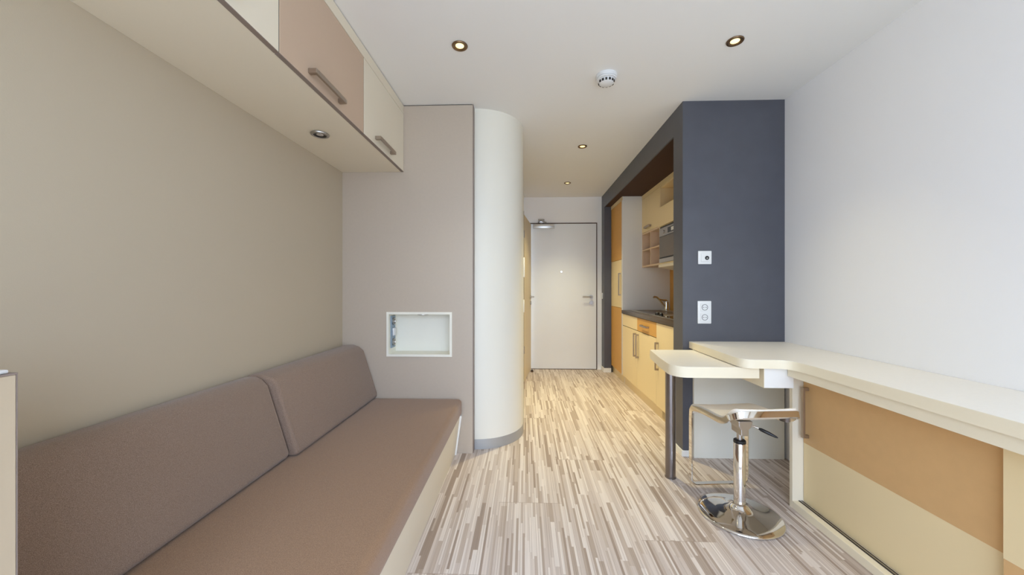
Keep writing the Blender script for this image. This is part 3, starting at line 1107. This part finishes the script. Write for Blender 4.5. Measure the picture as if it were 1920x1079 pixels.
for k in range(6):
    m.box(sx0 + .06, sx1 - .11, 4.195 + k * .042, 4.203 + k * .042, z0 + .002, z0 + .005)
m.build('drainer', M['steel'], sk)

tp = thing('kitchen_tap', 'chrome single-lever tap with long swung spout at the sink', 'tap', (1.655, 4.36, .9025))
tx, ty, tz = 1.655, 4.36, .9025
MB().lathe([(0, 0), (.028, 0), (.028, .006), (.023, .010), (.022, .09), (.020, .10), (0, .10)], (tx, ty, tz), 28).build('body', M['chrome'], tp, smooth=True)
MB().tube([(tx - .015, ty, tz + .045), (tx - .05, ty - .01, tz + .075), (tx - .09, ty - .02, tz + .125), (tx - .125, ty - .03, tz + .155), (tx - .155, ty - .038, tz + .160), (tx - .168, ty - .04, tz + .148)],
          [.013, .012, .011, .011, .011, .012], 14).build('spout', M['chrome'], tp, smooth=True)
MB().tube([(tx, ty, tz + .10), (tx - .01, ty, tz + .113), (tx - .05, ty - .01, tz + .122), (tx - .09, ty - .02, tz + .132)], [.019, .016, .009, .006], 12).build('lever', M['chrome'], tp, smooth=True)

# cooktop with front knobs
ck = thing('cooktop', 'black and steel cooktop with two knobs in the kitchen countertop', 'cooktop', (1.47, 3.32, .896))
MB().box(KX + .05, KB - .06, 2.96, 3.72, z0, z0 + .007, .002).build('frame', M['steel'], ck, smooth=True)
MB().box(KX + .062, KB - .072, 2.972, 3.44, z0 + .007, z0 + .0095).build('glass', M['blackglass'], ck)
for yy in (3.62, 3.52):
    k = MB().lathe([(0, 0), (.021, 0), (.021, .005), (.018, .020), (.016, .023), (0, .023)], (KX + .095, yy, z0 + .007), 24).build('knob', M['black'], ck, smooth=True)
    MB().lathe([(0, 0), (.012, 0), (.012, .002), (0, .002)], (KX + .095, yy, z0 + .030), 20).build('knob_cap', M['chrome'], k, smooth=True)

# upper cabinets
UX = 1.425
UB = XR - .003
uc = thing('kitchen_wall_cabinet', 'upper kitchen cabinet with yellow door over four open pigeonholes', 'cabinet', (1.6, 4.23, 1.41))
y0, y1 = KY[2], KY[3] - .002
ue = .016
m = MB()
m.box(UX + .020, UB, y0, y0 + ue, 1.825, 2.235)
m.box(UX + .020, UB, y1 - ue, y1, 1.825, 2.235)
m.box(UX + .020, UB, y0 + ue, y1 - ue, 2.218, 2.235)
m.build('body', M['cream'], uc)
MB().box(UX - .002, UB, y0, y1, 2.237, 2.2815).build('cornice', M['cream'], uc)
d = MB().box(UX, UX + .019, y0 + .002, y1 - .002, 1.826, 2.234, .001, 1).build('door', M['cream'], uc)
handle_mb('y', y0 + .26, y0 + .44, UX, -1, 1.872, .022, .030).build('handle', M['handle'], d)
m = MB()
ym = (y0 + y1) / 2
for (a, b_) in ((1.412, 1.432), (1.607, 1.623), (1.803, 1.823)):
    m.box(UX + .002, UB - .012, y0, y1, a, b_)
for ya in (y0, ym - ue / 2, y1 - ue):
    m.box(UX + .002, UB - .012, ya, ya + ue, 1.432, 1.607)
    m.box(UX + .002, UB - .012, ya, ya + ue, 1.623, 1.803)
m.build('pigeonholes', M['pigeon'], uc)
MB().box(UB - .0118, UB, y0, y1, 1.412, 1.823).build('shelf_back', M['taupe_inside'], uc)

uo = thing('kitchen_wall_cabinet', 'upper kitchen cabinet with open shelf and flap above the built-in microwave', 'cabinet', (1.6, 3.65, 1.41))
y0, y1 = KY[1] - .02, KY[2] - .002
m = MB()
for (ya, yb_) in ((y0, y0 + ue), (y1 - ue, y1)):
    m.box(UX + .002, UB, ya, yb_, 1.412, 2.235)
m.box(UX + .002, UB, y0 + ue, y1 - ue, 2.218, 2.235)
m.box(UX + .002, UB, y0 + ue, y1 - ue, 1.996, 2.012)
m.box(UX + .002, UB, y0 + ue, y1 - ue, 1.790, 1.806)
m.box(UX + .002, UB, y0 + ue, y1 - ue, 1.412, 1.428)
m.box(UB - .012, UB, y0 + ue, y1 - ue, 1.428, 2.218)
m.build('body', M['cream'], uo)
MB().box(UX - .002, UB, y0, y1, 2.237, 2.2815).build('cornice', M['cream'], uo)
MB().box(UX - .018, UX + .001, y0 + .002, y1 - .002, 1.806, 2.006, .001, 1).build('flap', M['cream'], uo)

mw = thing('microwave', 'steel built-in microwave with mirrored door in the upper kitchen cabinet', 'microwave', (1.55, 3.65, 1.43))
a, b_ = y0 + ue + .001, y1 - ue - .001
MB().box(UX + .004, UB - .014, a, b_, 1.429, 1.789).build('body', M['steel'], mw)
MB().box(UX - .004, UX + .003, y0 + .001, y1 - .001, 1.700, 1.786, .001, 1).build('control_panel', M['steel'], mw)
dsp = MB().box(UX - .0055, UX - .0042, y0 + .10, y0 + .36, 1.716, 1.770).build('display', M['blackglass'], mw)
MB().box(UX - .0065, UX - .0056, y0 + .17, y0 + .27, 1.726, 1.760).build('screen', M['greyside'], dsp)
MB().cyl((UX - .004, y1 - .13, 1.740), (UX - .016, y1 - .13, 1.740), .016, 20).build('knob', M['steel'], mw, smooth=True)
dr = MB().box(UX - .010, UX + .003, y0 + .001, y1 - .02, 1.482, 1.692, .001, 1).build('door', M['oven_glass'], mw)
MB().box(UX - .004, UX + .003, y0 + .001, y1 - .001, 1.471, 1.481).box(UX - .004, UX + .003, y0 + .001, y1 - .001, 1.6925, 1.6995).build('slot', M['black'], mw)
MB().box(UX - .006, UX + .003, y0 + .001, y1 - .001, 1.430, 1.470, .001, 1).build('lower_trim', M['steel'], mw)
MB().box(UX - .006, UX + .003, y0 + .02, y1 - .03, 1.7868, 1.7985).build('air_vent', M['black'], mw)

hd = thing('extractor_hood', 'slim white extractor hood sloping down beneath the microwave', 'hood', (1.6, 3.65, 1.37))
MB().prism([(UX - .012, 1.382), (UX - .012, 1.410), (KB - .003, 1.410), (KB - .003, 1.330), (UX + .20, 1.340)], y0, y1, 'y').build('body', M['offwhite'], hd)

# ------------------------------------------------------------------ sockets and switches
so = thing('aerial_socket', 'square white aerial socket on dark pier above the power sockets', 'socket', (1.242, YD, 1.332))
yf = YD
MB().box(1.196, 1.288, yf - .009, yf, 1.331, 1.423, .004, 2).build('frame', M['white_plastic'], so, smooth=True)
MB().box(1.214, 1.270, yf - .013, yf - .0085, 1.349, 1.405, .002, 1).build('insert', M['white_plastic'], so)
MB().cyl((1.254, yf - .013, 1.374), (1.254, yf - .015, 1.374), .014, 24).build('jack', M['black'], so, smooth=True)
MB().cyl((1.254, yf - .015, 1.372), (1.254, yf - .017, 1.372), .005, 12).build('jack_pin', M['steel'], so, smooth=True)

po2 = thing('power_socket', 'double white power socket on dark pier above the worktop', 'socket', (1.240, YD, .921))
MB().box(1.193, 1.286, yf - .009, yf, .920, 1.077, .004, 2).build('frame', M['white_plastic'], po2, smooth=True)
rotx = Matrix.Rotation(PI / 2, 3, 'X')
for zz in (1.033, .964):
    q = MB().box(1.211, 1.268, yf - .012, yf - .0085, zz - .028, zz + .028, .002, 1).build('insert', M['white_plastic'], po2)
    MB().lathe([(.018, 0), (.021, 0), (.021, .002), (.018, .002), (.018, 0)], (1.2395, yf - .0115, zz), 28, rotx).build('socket_rim', M['rim'], q, smooth=True)
    m = MB()
    for dx in (-.010, 0, .010):
        m.cyl((1.2395 + dx, yf - .0115, zz), (1.2395 + dx, yf - .0128, zz), .0027 if dx else .002, 10)
    m.build('socket_hole', M['black'], q)

tag(MB().box(XK - .012, XK, 5.205, 5.275, 1.010, 1.095, .003, 2).build('light_switch', M['white_plastic'], smooth=True),
    'small white light switch on dark wall beside entrance door', 'switch')
tag(MB().box(XC, XC + .014, 3.55, 3.64, 1.27, 1.46, .003, 2).build('light_switch', M['white_plastic'], smooth=True),
    'tall white switch plate on corridor side of the curved wall', 'switch')
tag(MB().box(XC, XC + .010, 3.55, 3.64, .93, 1.05, .003, 2).build('light_switch', M['white_plastic'], smooth=True),
    'lower white switch plate on corridor side of the curved wall', 'switch')

ds = thing('door_stop', 'small brown door stop on the floor by the entrance', 'door stop', (0.100, 5.10, 0))
MB().cyl((0.100, 5.10, 0), (0.100, 5.10, .018), .020, 20).build('base', M['door_frame'], ds, smooth=True)
MB().cyl((0.100, 5.10, .018), (0.100, 5.10, .030), .016, 20).build('buffer', M['black'], ds, smooth=True)
